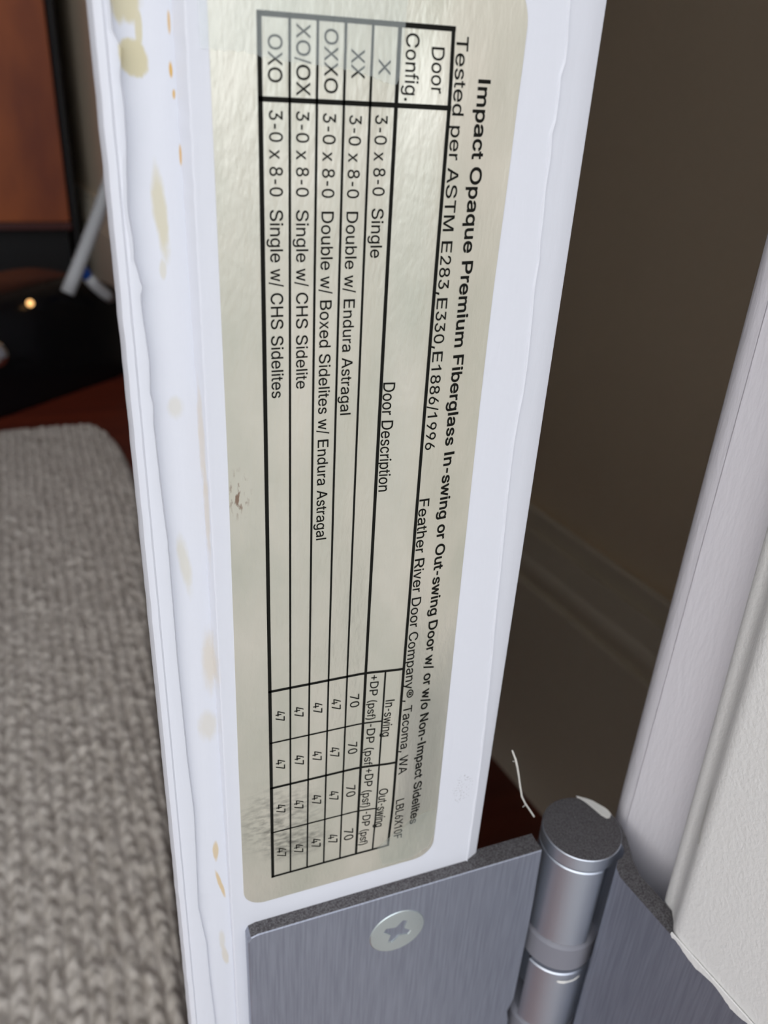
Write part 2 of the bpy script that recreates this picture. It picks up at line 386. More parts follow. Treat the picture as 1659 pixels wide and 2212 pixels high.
# letter outlines: advance width, then closed outlines in 1/1000 em
GLYPHS = {
    '(': (273, ['89,207 101,324 132,441 177,539 236,539 191,428 161,313 151,207 160,115 188,16 236,-96 177,-96 160,-66 145,-36 132,-6 121,24 111,55 103,85 97,116 93,146 90,176']),
    ')': (273, ['37,-96 86,18 113,116 122,207 112,313 82,428 37,539 97,539 142,441 173,323 184,207 183,176 180,145 176,115 170,84 161,53 152,23 140,-7 127,-37 113,-67 97,-96']),
    '+': (453, ['198,34 198,364 255,364 255,34', '61,172 61,226 391,226 391,172']),
    ',': (188, ['38,-119 68,71 137,71 84,-119']),
    '-': (453, ['337,244 337,188 114,188 114,244']),
    '.': (188, ['95,-4 83,-3 73,1 63,9 55,18 51,29 50,41 51,53 55,64 63,73 73,81 83,85 95,87 107,85 118,81 128,73 135,64 140,53 141,41 140,29 135,18 128,9 118,1 107,-3']),
    '/': (249, ['235,533 71,-76 14,-76 178,533']),
    '0': (453, ['227,-7 191,-3 158,7 130,24 105,48 85,77 69,113 61,138 55,164 51,192 49,222 48,254 49,286 51,316 55,344 61,370 69,395 85,431 106,461 130,484 159,502 191,512 227,516 262,512 295,502 323,484 348,461 368,431 384,395 392,370 398,344 402,316 404,286 405,254 404,222 402,192 398,164 392,138 384,113 368,77 348,48 323,24 295,7 263,-3', '227,50 250,52 271,60 290,74 306,92 320,116 330,144 338,176 342,213 344,254 342,295 338,332 330,365 320,393 306,416 290,435 271,449 250,457 227,460 203,457 182,449 163,435 147,416 134,393 123,365 115,332 111,295 109,254 111,213 115,176 123,144 134,116 147,92 163,74 182,60 203,52']),
    '1': (453, ['76,0 76,55 391,55 391,0', '276,509 276,0 212,0 212,448 209,448 86,358 86,427 198,509']),
    '2': (453, ['64,0 64,47 234,229 282,282 311,327 320,371 319,389 315,405 308,419 298,431 287,441 273,449 224,460 205,458 188,454 172,447 159,438 148,427 139,413 132,398 128,381 127,362 66,362 68,391 75,418 86,442 102,464 121,482 143,496 168,507 196,513 225,516 254,513 281,507 306,497 328,482 346,465 361,445 372,423 379,398 381,372 371,318 336,259 267,180 153,60 153,57 389,57 389,0']),
    '3': (453, ['218,-7 188,-5 159,1 133,10 108,22 88,38 70,57 57,79 48,104 44,132 109,132 112,115 118,100 126,87 137,76 150,66 165,59 219,50 275,61 291,69 304,80 315,93 323,108 328,125 329,145 328,163 323,180 316,196 306,211 292,223 275,234 254,241 229,246 201,248 157,248 157,299 288,448 288,452 70,452 70,509 372,509 372,461 211,278 211,289 247,290 279,286 308,276 333,262 354,244 371,222 383,198 391,173 393,145 390,116 383,90 370,66 354,45 333,27 309,12 281,2 251,-5']),
    '4': (453, ['40,105 40,158 247,509 311,509 109,166 109,163 413,163 413,105', '282,0 282,121 282,146 282,318 343,318 343,0']),
    '5': (453, ['221,-7 192,-5 165,1 140,11 118,25 99,41 83,60 71,82 63,105 60,130 122,130 125,115 130,102 138,89 173,60 221,50 241,51 259,56 276,64 291,75 304,89 314,104 322,122 326,141 328,162 326,183 321,203 314,221 303,237 290,251 275,262 257,270 238,275 218,277 167,268 128,246 67,253 96,509 366,509 366,452 151,452 134,301 136,301 178,325 229,334 252,332 274,328 294,321 313,311 330,299 345,285 358,269 370,251 379,231 386,210 390,187 391,163 388,132 381,102 369,76 352,52 332,32 309,15 282,3 253,-4']),
    '6': (453, ['226,-7 196,-4 168,3 142,15 119,31 100,51 84,74 73,101 66,130 64,162 65,187 71,212 80,239 137,340 252,509 322,509 151,261 145,261 165,288 196,307 235,314 265,312 291,305 316,295 337,280 355,262 370,240 380,215 387,187 389,157 387,127 379,98 368,73 352,50 333,30 310,14 284,3 257,-4', '226,48 245,50 263,55 279,63 293,73 304,86 314,101 322,119 326,137 327,157 326,178 322,196 314,213 304,228 293,241 279,251 263,259 245,264 226,265 207,264 190,259 174,252 160,241 148,229 138,214 131,197 126,179 125,158 126,138 131,119 138,102 148,86 160,73 174,63 190,55 207,50']),
    '7': (453, ['97,0 323,448 323,452 62,452 62,509 391,509 391,449 165,0']),
    '8': (453, ['226,-7 193,-5 163,1 136,11 111,25 91,42 74,62 62,84 54,109 52,135 53,156 58,176 65,195 75,212 87,228 101,241 117,252 134,260 153,265 153,267 129,276 109,289 93,308 80,330 73,354 70,380 73,405 79,429 90,450 106,469 124,485 146,498 170,508 197,514 226,516 255,514 282,508 306,498 328,485 346,469 361,450 373,429 379,405 382,380 379,354 372,330 359,308 343,289 323,276 300,267 300,265 319,260 335,252 351,241 365,228 377,212 387,195 395,176 399,156 401,135 398,109 391,84 378,62 362,42 341,25 317,11 289,1 259,-5', '226,49 248,50 267,54 285,60 300,69 313,79 323,91 331,106 335,121 337,139 335,157 330,173 322,189 312,202 298,213 283,223 265,230 247,234 226,235 206,234 187,230 169,223 154,213 140,202 130,189 122,173 117,157 115,139 117,121 121,106 129,91 139,79 152,69 167,60 185,54 205,50', '226,290 274,300 287,308 298,318 307,330 314,344 318,359 319,376 318,392 314,407 308,420 299,432 288,442 275,449 226,460 177,449 164,442 153,432 145,420 138,407 134,392 133,376 134,359 138,344 145,330 154,318 165,308 178,300']),
    '9': (453, ['226,516 256,513 285,506 310,494 333,478 352,458 368,434 380,408 387,378 389,347 387,322 382,296 373,270 315,168 200,0 130,0 301,248 307,248 287,221 257,202 218,195 188,197 161,203 137,214 116,229 98,247 83,269 72,294 66,321 64,352 66,382 73,411 85,436 101,459 120,479 143,494 168,506 196,513', '226,460 207,459 190,454 174,446 160,435 148,423 138,407 131,390 127,372 125,352 127,331 131,313 138,295 148,280 160,268 174,257 190,250 207,245 226,243 245,245 263,249 279,257 293,267 305,280 314,295 322,312 326,330 327,350 326,371 322,390 314,407 305,422 293,435 279,446 263,454 245,459']),
    'A': (480, ['16,0 201,509 276,509 463,0 395,0 287,302 264,372 232,478 245,478 213,371 191,302 85,0', '110,142 110,199 370,199 370,142']),
    'B': (456, ['60,0 60,509 241,509 274,507 304,501 329,491 350,477 367,461 381,442 390,421 396,398 398,374 397,353 393,336 387,320 356,286 315,267 315,262 331,260 347,254 363,245 378,234 391,220 402,203 411,184 416,161 418,136 416,111 410,88 400,67 386,48 368,31 344,18 317,8 284,2 247,0', '125,57 245,57 281,60 309,67 330,80 344,96 353,115 355,137 354,153 350,169 342,184 333,197 320,209 306,218 289,225 269,229 248,231 125,231', '125,285 238,285 288,296 302,304 314,314 323,326 330,340 335,355 336,372 333,393 326,412 313,429 294,442 270,449 240,452 125,452']),
    'C': (510, ['267,-7 242,-6 217,-2 194,5 171,13 150,25 131,39 113,55 97,73 82,93 70,115 59,140 51,166 45,193 41,223 40,254 41,285 45,315 51,343 59,369 70,393 82,415 97,436 113,454 131,470 150,484 171,495 194,504 217,510 242,514 267,516 340,504 362,496 383,485 402,471 419,456 435,438 448,418 459,397 467,373 473,348 408,348 389,395 357,428 315,449 267,456 237,453 209,445 184,432 161,414 141,391 125,364 113,332 106,295 103,254 106,213 113,177 125,145 141,117 161,94 184,76 210,63 237,56 267,53 315,60 357,81 389,114 408,160 473,160 467,135 459,112 448,91 435,71 420,53 402,38 383,24 363,13 341,5 317,-2 293,-6']),
    'D': (502, ['219,0 96,0 96,57 215,57 254,60 288,68 318,81 343,99 363,122 379,149 390,181 397,216 399,255 397,294 390,329 379,361 364,388 344,410 320,428 291,441 258,449 221,452 93,452 93,509 225,509 254,507 281,504 307,498 331,489 353,478 385,455 412,426 433,391 444,367 451,342 457,315 460,286 462,255 460,224 457,195 451,168 443,142 433,119 421,97 406,77 390,60 371,44 351,31 328,20 303,11 277,5 249,1', '125,509 125,0 60,0 60,509']),
    'E': (419, ['60,0 60,509 372,509 372,452 125,452 125,286 355,286 355,229 125,229 125,57 375,57 375,0']),
    'F': (410, ['60,0 60,509 369,509 369,452 125,452 125,278 346,278 346,221 125,221 125,0']),
    'H': (517, ['60,0 60,509 125,509 125,289 392,289 392,509 457,509 457,0 392,0 392,232 125,232 125,0']),
    'I': (300, ['31,0 31,57 118,57 118,452 31,452 31,509 269,509 269,452 183,452 183,57 269,57 269,0']),
    'L': (393, ['60,0 60,509 125,509 125,57 361,57 361,0']),
    'M': (628, ['60,0 60,509 152,509 277,187 287,159 299,123 311,84 322,49 307,49 318,83 330,121 342,158 352,187 476,509 568,509 568,0 504,0 504,291 504,327 505,369 506,413 507,457 513,457 498,409 482,363 467,322 456,291 342,0 286,0 170,291 159,321 145,361 129,408 112,457 119,457 120,416 121,372 122,328 122,291 122,0']),
    'N': (523, ['60,0 60,509 136,509 343,183 363,151 388,107 414,55 405,54 401,108 399,157 399,195 399,509 463,509 463,0 387,0 202,290 177,331 148,381 108,452 119,454 122,384 124,328 125,291 125,0']),
    'O': (533, ['267,-7 241,-6 217,-2 194,5 171,13 150,25 131,39 113,55 97,73 82,93 70,115 59,140 51,166 45,193 41,223 40,254 41,285 45,315 51,343 59,369 70,393 82,415 97,436 113,454 131,470 150,484 171,495 194,504 217,510 241,514 267,516 293,514 317,510 340,504 363,495 384,484 403,470 421,454 437,436 451,415 464,393 474,369 482,343 488,315 492,285 493,254 492,223 488,193 482,166 474,140 464,115 451,93 437,73 421,55 403,39 384,25 363,13 340,5 317,-2 293,-6', '267,53 296,55 324,63 349,76 372,94 392,116 408,144 420,176 428,213 430,254 428,295 420,332 408,365 392,392 372,415 349,433 324,446 296,453 267,456 237,453 210,445 184,433 161,415 142,392 125,364 113,332 106,295 103,254 106,213 113,176 125,144 142,117 161,94 184,76 210,63 237,55']),
    'P': (445, ['60,0 60,509 235,509 272,506 305,499 332,487 356,471 375,452 390,430 400,404 407,377 409,348 407,318 400,291 390,265 375,243 356,223 332,207 305,195 272,188 235,186 109,186 109,242 233,242 257,244 279,248 297,256 312,266 324,279 333,294 339,310 343,328 344,348 343,367 339,385 333,402 324,416 312,428 297,439 279,446 257,451 232,452 125,452 125,0']),
    'R': (449, ['60,0 60,509 236,509 273,506 305,500 333,489 356,473 376,455 390,433 401,408 407,381 409,352 407,323 401,296 390,271 376,250 356,232 333,217 305,206 273,200 236,198 96,198 96,255 234,255 258,256 280,260 298,267 313,276 325,287 334,300 340,316 344,333 345,352 344,371 340,389 334,405 325,419 313,430 298,440 279,446 258,451 233,452 125,452 125,0', '353,0 230,229 303,229 428,0']),
    'S': (447, ['224,-9 188,-7 156,-1 128,9 102,23 81,40 64,60 51,83 42,109 38,137 104,137 108,118 114,102 123,88 136,76 150,66 166,59 224,49 246,50 267,54 286,60 303,69 317,79 329,92 338,106 344,122 346,139 344,154 340,168 332,179 296,205 245,222 184,239 145,253 112,269 86,289 67,313 56,341 52,372 54,400 62,425 75,448 92,468 113,484 138,498 165,508 195,514 227,516 259,514 289,508 316,498 340,484 360,468 377,449 390,427 398,403 401,378 337,378 332,402 320,421 302,437 280,449 254,456 225,459 204,457 185,454 167,448 152,440 139,430 129,418 121,405 117,391 115,376 117,359 122,345 131,334 169,308 212,293 264,279 312,264 359,238 395,198 402,180 407,161 408,139 406,112 399,87 386,64 370,43 349,25 323,11 294,0 261,-7']),
    'T': (449, ['32,452 32,509 417,509 417,452 257,452 257,0 193,0 193,452']),
    'W': (686, ['155,0 16,509 82,509 163,196 175,145 187,94 197,40 189,40 200,94 211,145 224,196 306,509 380,509 462,196 474,145 486,94 497,40 488,40 499,94 510,145 523,196 603,509 670,509 530,0 455,0 368,323 351,391 336,475 350,475 335,395 318,323 230,0']),
    'X': (474, ['18,0 217,284 217,236 29,509 104,509 178,400 204,361 223,329 243,292 232,292 252,329 272,361 298,400 374,509 446,509 259,239 259,287 456,0 382,0 292,129 268,165 250,195 230,231 244,231 225,196 206,166 182,129 91,0']),
    'a': (389, ['160,-9 137,-7 115,-3 94,5 76,15 60,29 48,45 38,63 32,84 30,108 32,128 36,146 43,161 53,174 64,184 78,193 125,211 178,220 234,227 265,235 271,240 274,246 276,255 276,257 267,297 240,322 196,331 149,322 118,301 100,274 41,291 51,313 64,331 79,346 95,358 114,368 133,375 194,384 239,379 286,360 300,350 312,336 322,320 330,301 335,278 337,251 337,0 277,0 277,52 272,52 252,25 215,1', '170,45 192,47 211,51 228,59 242,68 254,80 263,93 270,108 274,122 276,138 276,190 259,182 231,176 200,171 175,168 134,159 103,139 97,130 93,118 92,105 102,72 130,52']),
    'b': (424, ['229,-8 208,-7 189,-3 172,4 138,31 118,59 112,59 112,0 53,0 53,509 114,509 114,319 118,319 137,346 171,373 188,379 207,383 229,384 259,382 287,374 313,361 335,342 354,320 370,293 381,261 388,227 390,189 388,151 381,116 370,84 355,57 336,34 313,16 288,3 260,-6', '220,47 242,49 262,55 279,66 294,80 306,97 316,117 323,139 327,163 328,189 327,215 323,239 316,261 307,281 295,298 280,311 262,322 243,328 220,330 198,328 178,322 161,312 147,299 134,282 125,263 118,241 114,216 113,189 114,162 118,138 125,115 135,95 147,78 162,65 179,55 198,49']),
    'c': (396, ['207,-8 174,-5 144,3 117,16 93,35 72,58 56,85 44,116 37,150 34,187 37,225 44,260 56,291 72,318 93,341 117,360 144,374 174,382 207,384 260,377 305,356 340,322 362,277 303,262 290,289 270,311 242,325 207,330 184,328 163,321 145,310 130,296 118,278 108,258 102,236 98,212 96,187 98,163 102,139 108,117 118,97 130,80 145,66 163,55 184,49 207,46 243,52 271,66 292,89 304,117 363,102 341,56 306,21 261,-1']),
    'd': (424, ['195,-8 165,-6 137,3 111,16 89,34 70,57 55,84 43,116 36,151 34,189 36,227 43,261 55,293 70,320 89,342 112,361 137,374 165,382 196,384 218,383 237,379 253,373 287,346 306,319 311,319 311,509 372,509 372,0 313,0 313,59 307,59 287,31 252,4 236,-3 217,-7', '205,47 226,49 246,55 263,65 278,78 290,95 299,115 306,138 310,162 312,189 310,216 306,241 300,263 290,282 278,299 263,312 246,322 227,328 205,330 182,328 162,322 145,311 130,298 118,281 108,261 102,239 98,215 96,189 98,163 102,139 109,117 118,97 130,80 145,66 162,55 182,49']),
    'e': (404, ['212,-8 177,-5 145,3 117,16 92,35 72,58 56,85 44,116 37,150 34,187 36,224 44,258 55,290 71,317 91,340 115,359 142,373 172,382 205,384 266,374 285,366 303,355 319,341 334,324 347,305 357,282 365,256 370,227 371,194 371,169 75,169 75,221 338,221 310,202 308,226 304,248 298,269 288,286 277,301 263,314 246,323 227,328 205,330 183,328 164,323 146,313 131,301 119,286 109,270 102,251 97,231 96,211 96,178 98,151 102,127 110,106 121,88 135,73 151,61 169,53 190,48 212,46 254,53 285,73 306,105 365,91 358,72 348,55 335,39 320,26 302,14 283,4 261,-3 237,-7']),
    'f': (254, ['228,379 228,327 6,327 6,379', '81,0 81,432 82,452 87,470 96,486 107,499 120,510 135,519 187,530 222,527 243,521 227,468 215,472 195,474 178,472 164,468 154,460 147,449 143,435 142,419 142,0']),
    'g': (425, ['207,-151 180,-149 156,-146 134,-140 82,-110 51,-69 101,-41 122,-66 154,-88 207,-97 236,-95 261,-87 282,-75 298,-58 308,-34 311,-6 311,68 306,68 287,41 252,16 236,10 217,6 195,5 165,7 138,14 113,27 90,43 71,65 55,90 43,120 36,154 34,191 36,229 43,263 55,293 71,320 90,342 112,361 138,374 166,382 196,384 218,383 237,379 253,373 288,346 308,319 313,319 313,379 372,379 372,-9 370,-40 363,-67 350,-90 334,-109 314,-124 291,-136 265,-144 237,-149', '205,59 227,61 246,66 264,75 278,87 290,103 300,121 307,142 311,166 312,193 311,219 307,242 300,264 291,283 279,299 264,312 247,322 227,328 205,330 182,328 163,322 145,312 130,298 118,282 109,262 102,241 98,218 96,193 98,167 102,144 109,123 118,104 131,88 145,76 163,66 183,61']),
    'h': (410, ['114,227 114,0 53,0 53,509 114,509 114,287 102,287 116,319 132,344 152,362 175,374 200,382 227,384 252,383 275,377 295,369 313,356 328,340 341,321 350,298 355,271 357,240 357,0 296,0 296,235 293,263 286,286 273,304 256,318 235,326 210,329 192,328 176,324 161,317 147,308 136,297 126,283 119,266 115,248']),
    'i': (167, ['53,0 53,379 114,379 114,0', '84,443 73,444 63,448 54,455 47,463 43,472 41,483 43,494 47,504 54,512 63,518 73,522 84,524 95,522 105,518 114,512 121,504 125,494 126,483 125,472 121,463 114,455 105,448 95,444']),
    'l': (189, ['139,-2 112,0 91,8 74,20 62,37 55,59 53,84 53,509 114,509 114,99 120,62 126,57 135,53 146,52 160,53 170,54 181,3 162,-1']),
    'm': (610, ['53,0 53,379 112,379 112,295 108,295 114,314 122,331 132,346 172,376 219,386 245,383 268,375 287,361 303,342 314,320 321,295 312,295 318,312 326,329 337,343 381,375 437,386 458,385 478,380 497,372 514,361 529,346 541,328 550,307 555,283 557,255 557,0 496,0 496,254 493,279 485,298 473,313 456,323 438,329 419,330 402,329 387,326 374,320 345,290 335,247 335,0 274,0 274,260 272,280 265,297 253,311 238,322 220,328 199,330 158,320 145,312 135,302 126,289 119,274 115,257 114,238 114,0']),
    'n': (410, ['114,227 114,0 53,0 53,379 112,379 112,287 102,287 116,319 132,344 152,362 175,374 200,382 227,384 252,383 275,377 295,369 313,356 328,340 341,321 350,298 355,271 357,240 357,0 296,0 296,235 293,263 286,286 273,304 256,318 235,326 210,329 192,328 176,324 161,317 147,308 136,297 126,283 119,266 115,248']),
    'o': (415, ['207,-8 174,-5 144,3 117,16 93,35 72,58 56,85 44,116 37,150 34,187 37,225 44,260 56,291 72,318 93,341 117,360 144,374 174,382 207,384 241,382 271,374 299,360 323,341 343,318 359,291 371,260 379,225 381,187 379,150 371,116 359,85 343,58 323,35 299,16 271,3 241,-5', '207,46 231,49 252,55 270,66 285,80 298,97 307,117 314,139 318,163 319,187 318,212 314,236 307,258 298,278 285,296 270,310 252,321 231,328 207,330 184,328 163,321 145,310 130,296 118,278 108,258 102,236 98,212 96,187 98,163 102,139 108,117 118,97 130,80 145,66 163,55 184,49']),
    'p': (424, ['53,-143 53,379 112,379 112,319 118,319 137,346 171,373 188,379 207,383 229,384 259,382 287,374 313,361 335,342 354,320 370,293 381,261 388,227 390,189 388,151 381,116 370,84 355,57 336,34 313,16 288,3 260,-6 229,-8 208,-7 189,-3 173,4 138,31 118,59 114,59 114,-143', '220,47 242,49 262,55 279,66 294,80 306,97 316,117 323,139 327,163 328,189 327,215 323,239 316,261 307,281 295,298 280,311 262,322 243,328 220,330 198,328 178,322 161,312 147,299 134,282 125,263 118,241 114,216 113,189 114,162 118,138 125,115 135,95 147,78 162,65 179,55 198,49']),
    'q': (424, ['372,-143 311,-143 311,59 306,59 287,31 252,4 236,-3 217,-7 195,-8 165,-6 137,3 111,16 89,34 70,57 55,84 43,116 36,151 34,189 36,227 43,261 55,293 70,320 89,342 112,361 137,374 165,382 196,384 218,383 237,379 253,373 287,346 307,319 313,319 313,379 372,379', '205,47 226,49 246,55 263,65 278,78 290,95 299,115 306,138 310,162 312,189 310,216 306,241 300,263 290,282 278,299 263,312 246,322 227,328 205,330 182,328 162,322 145,311 130,298 118,281 108,261 102,239 98,215 96,189 98,163 102,139 109,117 118,97 130,80 145,66 162,55 182,49']),
    'r': (259, ['53,0 53,379 112,379 112,321 115,321 124,339 137,354 152,367 171,377 191,383 213,385 229,384 243,384 243,322 230,324 207,326 190,324 174,321 159,315 146,306 135,296 126,284 119,269 115,254 114,237 114,0']),
    's': (365, ['182,-8 157,-7 133,-3 112,3 93,12 76,24 62,38 50,54 41,73 36,94 94,107 101,87 111,72 124,60 141,52 160,47 181,45 206,47 227,53 244,62 258,74 265,88 268,103 266,115 262,126 254,136 243,144 229,150 212,155 149,170 118,180 92,192 72,208 58,227 50,249 47,274 49,295 55,314 65,332 79,347 95,360 115,370 137,378 161,383 187,384 212,383 234,379 254,372 271,363 286,352 299,339 324,290 268,277 262,291 254,304 243,316 228,325 210,331 187,333 166,331 147,326 131,317 119,305 111,292 109,277 110,264 115,253 124,243 172,223 229,209 261,200 287,187 306,171 320,153 328,131 331,107 329,85 323,65 312,47 298,31 281,18 260,6 236,-2 210,-7']),
    't': (227, ['204,379 204,327 6,327 6,379', '65,471 126,471 126,98 127,83 130,70 136,61 144,55 156,51 170,50 185,51 202,54 213,2 192,-3 168,-4 138,-1 113,7 92,21 77,41 68,64 65,93']),
    'u': (410, ['182,-5 158,-3 135,2 115,11 97,23 82,39 69,59 60,82 54,109 53,139 53,379 114,379 114,144 116,117 124,94 137,75 154,61 175,53 200,50 218,51 234,55 249,62 263,71 274,83 283,97 290,113 295,132 296,153 296,379 357,379 357,0 298,0 298,92 307,92 294,60 277,35 257,17 234,5 209,-3']),
    'v': (389, ['163,0 17,379 84,379 165,155 187,87 206,21 184,21 203,87 224,155 305,379 371,379 226,0']),
    'w': (567, ['138,0 23,379 87,379 133,214 154,137 175,41 165,41 186,135 206,214 252,379 316,379 362,214 382,136 402,41 391,41 413,135 434,214 480,379 545,379 429,0 368,0 319,172 305,225 291,280 277,338 291,338 277,280 263,225 248,172 199,0']),
    'x': (379, ['21,0 171,218 171,171 29,379 100,379 147,306 179,253 207,206 175,206 202,253 233,306 282,379 352,379 209,169 209,214 358,0 287,0 231,85 200,136 173,182 205,182 178,136 148,85 91,0']),
    'y': (389, ['47,-139 61,-86 71,-87 104,-89 130,-74 151,-36 163,-1 17,379 84,379 165,155 187,87 206,21 184,21 202,87 224,155 305,379 371,379 204,-58 177,-107 139,-136 91,-145 65,-143']),
    '®': (463, ['231,118 205,120 179,125 154,134 131,145 110,160 91,177 74,196 60,217 48,240 40,264 35,290 33,317 35,344 40,369 48,394 60,417 74,438 91,457 110,474 131,488 154,500 179,509 205,514 231,516 258,514 284,509 309,500 332,488 353,474 372,457 389,438 403,417 415,394 423,369 428,344 430,317 428,290 423,264 415,240 403,217 389,196 372,177 353,160 332,145 309,134 284,125 258,120', '231,166 258,169 284,175 307,187 328,202 347,220 362,241 373,265 380,290 382,317 380,344 373,369 362,393 347,414 328,432 307,447 284,458 258,465 231,467 205,465 180,458 156,447 135,432 116,414 101,393 90,369 83,344 81,317 83,290 90,265 101,241 116,220 135,202 156,187 180,175 205,169', '273,226 228,312 273,312 319,226', '161,226 161,409 253,409 279,402 302,383 311,350 302,316 278,295 250,287 185,287 185,319 239,319 257,327 267,350 266,360 262,367 257,372 239,378 203,378 203,226']),
}
# (text, start, end along the label, baseline at both, cap height, bold)
TEXTS = [
    ('Impact Opaque Premium Fiberglass In-swing or Out-swing Door w/ or w/o Non-Impact Sidelites', 0.0363, 0.9677, 0.1940, 0.1971, 0.0121, 1),
    ('Tested per ASTM E283,E330,E1886/1996', 0.0050, 0.3871, 0.1699, 0.1705, 0.0112, 0),
    ('Feather River Door Company®, Tacoma, WA', 0.4461, 0.8596, 0.1690, 0.1711, 0.0121, 0),
    ('LBL6X10F', 0.9071, 0.9908, 0.1709, 0.1744, 0.0122, 0),
    ('Door', 0.0143, 0.0492, 0.1477, 0.1492, 0.0113, 0),
    ('Config.', 0.0055, 0.0562, 0.1246, 0.1258, 0.0115, 0),
    ('X', 0.0256, 0.0379, 0.1012, 0.1015, 0.0105, 0),
    ('XX', 0.0197, 0.0416, 0.0768, 0.0776, 0.0116, 0),
    ('OXXO', 0.0069, 0.0534, 0.0536, 0.0542, 0.0115, 0),
    ('XO/OX', 0.0048, 0.0564, 0.0301, 0.0304, 0.0116, 0),
    ('OXO', 0.0136, 0.0476, 0.0070, 0.0067, 0.0116, 0),
    ('3-0 x 8-0  Single', 0.0681, 0.1879, 0.1004, 0.1012, 0.0112, 0),
    ('3-0 x 8-0  Double w/ Endura Astragal', 0.0690, 0.3414, 0.0770, 0.0765, 0.0109, 0),
    ('3-0 x 8-0  Double w/ Boxed Sidelites w/ Endura Astragal', 0.0684, 0.4832, 0.0536, 0.0534, 0.0112, 0),
    ('3-0 x 8-0  Single w/ CHS Sidelite', 0.0678, 0.3103, 0.0302, 0.0308, 0.0111, 0),
    ('3-0 x 8-0  Single w/ CHS Sidelites', 0.0679, 0.3180, 0.0071, 0.0066, 0.0114, 0),
    ('Door Description', 0.3102, 0.4329, 0.1210, 0.1220, 0.0121, 0),
    ('In-swing', 0.7265, 0.7867, 0.1462, 0.1443, 0.0115, 0),
    ('Out-swing', 0.8800, 0.9540, 0.1458, 0.1440, 0.0123, 0),
    ('+DP (psf)', 0.6843, 0.7550, 0.1256, 0.1232, 0.0104, 0),
    ('-DP (psf)', 0.7628, 0.8372, 0.1244, 0.1227, 0.0108, 0),
    ('+DP (psf)', 0.8396, 0.9101, 0.1256, 0.1227, 0.0112, 0),
    ('-DP (psf)', 0.9193, 0.9848, 0.1255, 0.1231, 0.0111, 0),
    ('70', 0.7102, 0.7304, 0.0998, 0.1007, 0.0119, 0),
    ('70', 0.7889, 0.8080, 0.0998, 0.1007, 0.0123, 0),
    ('70', 0.8647, 0.8846, 0.0998, 0.1007, 0.0127, 0),
    ('70', 0.9463, 0.9673, 0.0994, 0.1003, 0.0132, 0),
    ('47', 0.7108, 0.7288, 0.0762, 0.0768, 0.0116, 0),
    ('47', 0.7894, 0.8072, 0.0760, 0.0766, 0.0121, 0),
    ('47', 0.8663, 0.8842, 0.0766, 0.0773, 0.0125, 0),
    ('47', 0.9480, 0.9659, 0.0770, 0.0776, 0.0130, 0),
    ('47', 0.7106, 0.7279, 0.0529, 0.0533, 0.0114, 0),
    ('47', 0.7894, 0.8066, 0.0530, 0.0534, 0.0119, 0),
    ('47', 0.8656, 0.8837, 0.0532, 0.0537, 0.0123, 0),
    ('47', 0.9476, 0.9657, 0.0535, 0.0539, 0.0127, 0),
    ('47', 0.7114, 0.7277, 0.0295, 0.0298, 0.0112, 0),
    ('47', 0.7894, 0.8067, 0.0301, 0.0303, 0.0117, 0),
    ('47', 0.8674, 0.8842, 0.0295, 0.0298, 0.0121, 0),
    ('47', 0.9494, 0.9671, 0.0294, 0.0297, 0.0125, 0),
    ('47', 0.7116, 0.7281, 0.0066, 0.0066, 0.0110, 0),
    ('47', 0.7896, 0.8065, 0.0062, 0.0063, 0.0114, 0),
    ('47', 0.8670, 0.8833, 0.0060, 0.0060, 0.0118, 0),
    ('47', 0.9478, 0.9660, 0.0061, 0.0062, 0.0123, 0),
]
HELV = {' ': 278, '-': 430, '+': 584, '(': 333, ')': 333, ',': 278, '.': 278, '/': 278, '®': 737, 'A': 667, 'B': 667, 'C': 722, 'D': 722, 'E': 667, 'F': 611, 'H': 722, 'I': 278,
        'L': 556, 'M': 833, 'N': 722, 'O': 778, 'P': 667, 'R': 722, 'S': 667, 'T': 611, 'W': 944, 'X': 667, 'a': 556, 'b': 556, 'c': 500, 'd': 556, 'e': 556, 'f': 278, 'g': 556,
        'h': 556, 'i': 222, 'k': 500, 'l': 222, 'm': 833, 'n': 556, 'o': 556, 'p': 556, 'q': 556, 'r': 333, 's': 500, 't': 278, 'u': 556, 'v': 500, 'w': 722, 'x': 500}
GLYPHS['I'] = (190, ['62,0 62,509 128,509 128,0']); GLYPHS['l'] = (160, ['49,0 49,509 111,509 111,0'])
GLYPHS['1'] = (400, ['250,0 188,0 188,400 70,330 70,390 135,430 180,470 205,509 250,509'])
GLYPHS['t'] = (227, ['65,471 126,471 126,379 204,379 204,327 126,327 126,98 127,83 130,70 136,61 144,55 156,51 170,50 185,51 202,54 213,2 192,-3 168,-4 138,-1 113,7 92,21 77,41 68,64 65,93 65,327 6,327 6,379 65,379'])
def area(p): return sum(p[i][0] * p[(i + 1) % len(p)][1] - p[(i + 1) % len(p)][0] * p[i][1] for i in range(len(p))) / 2
def winding(x, y, polys):
    w = 0
    for p in polys:
        for k in range(len(p)):
            (x1, y1), (x2, y2) = p[k - 1], p[k]
            if (y1 > y) != (y2 > y) and x < (x2 - x1) * (y - y1) / (y2 - y1) + x1: w += 1 if y2 > y1 else -1
    return w
def embolden(p, d):
    out = []; n = len(p); s = 1 if area(p) > 0 else -1
    for i in range(n):
        a, b, c = Vector(p[i - 1]), Vector(p[i]), Vector(p[(i + 1) % n])
        e1 = (b - a).normalized(); e2 = (c - b).normalized()
        n1 = Vector((e1.y, -e1.x)); n2 = Vector((e2.y, -e2.x)); nn = n1 + n2
        nn = nn / max(0.7, nn.dot(n1)) if nn.length > 1e-6 else n1
        out.append(tuple(b + nn * d))
    return out
CACHE = {}
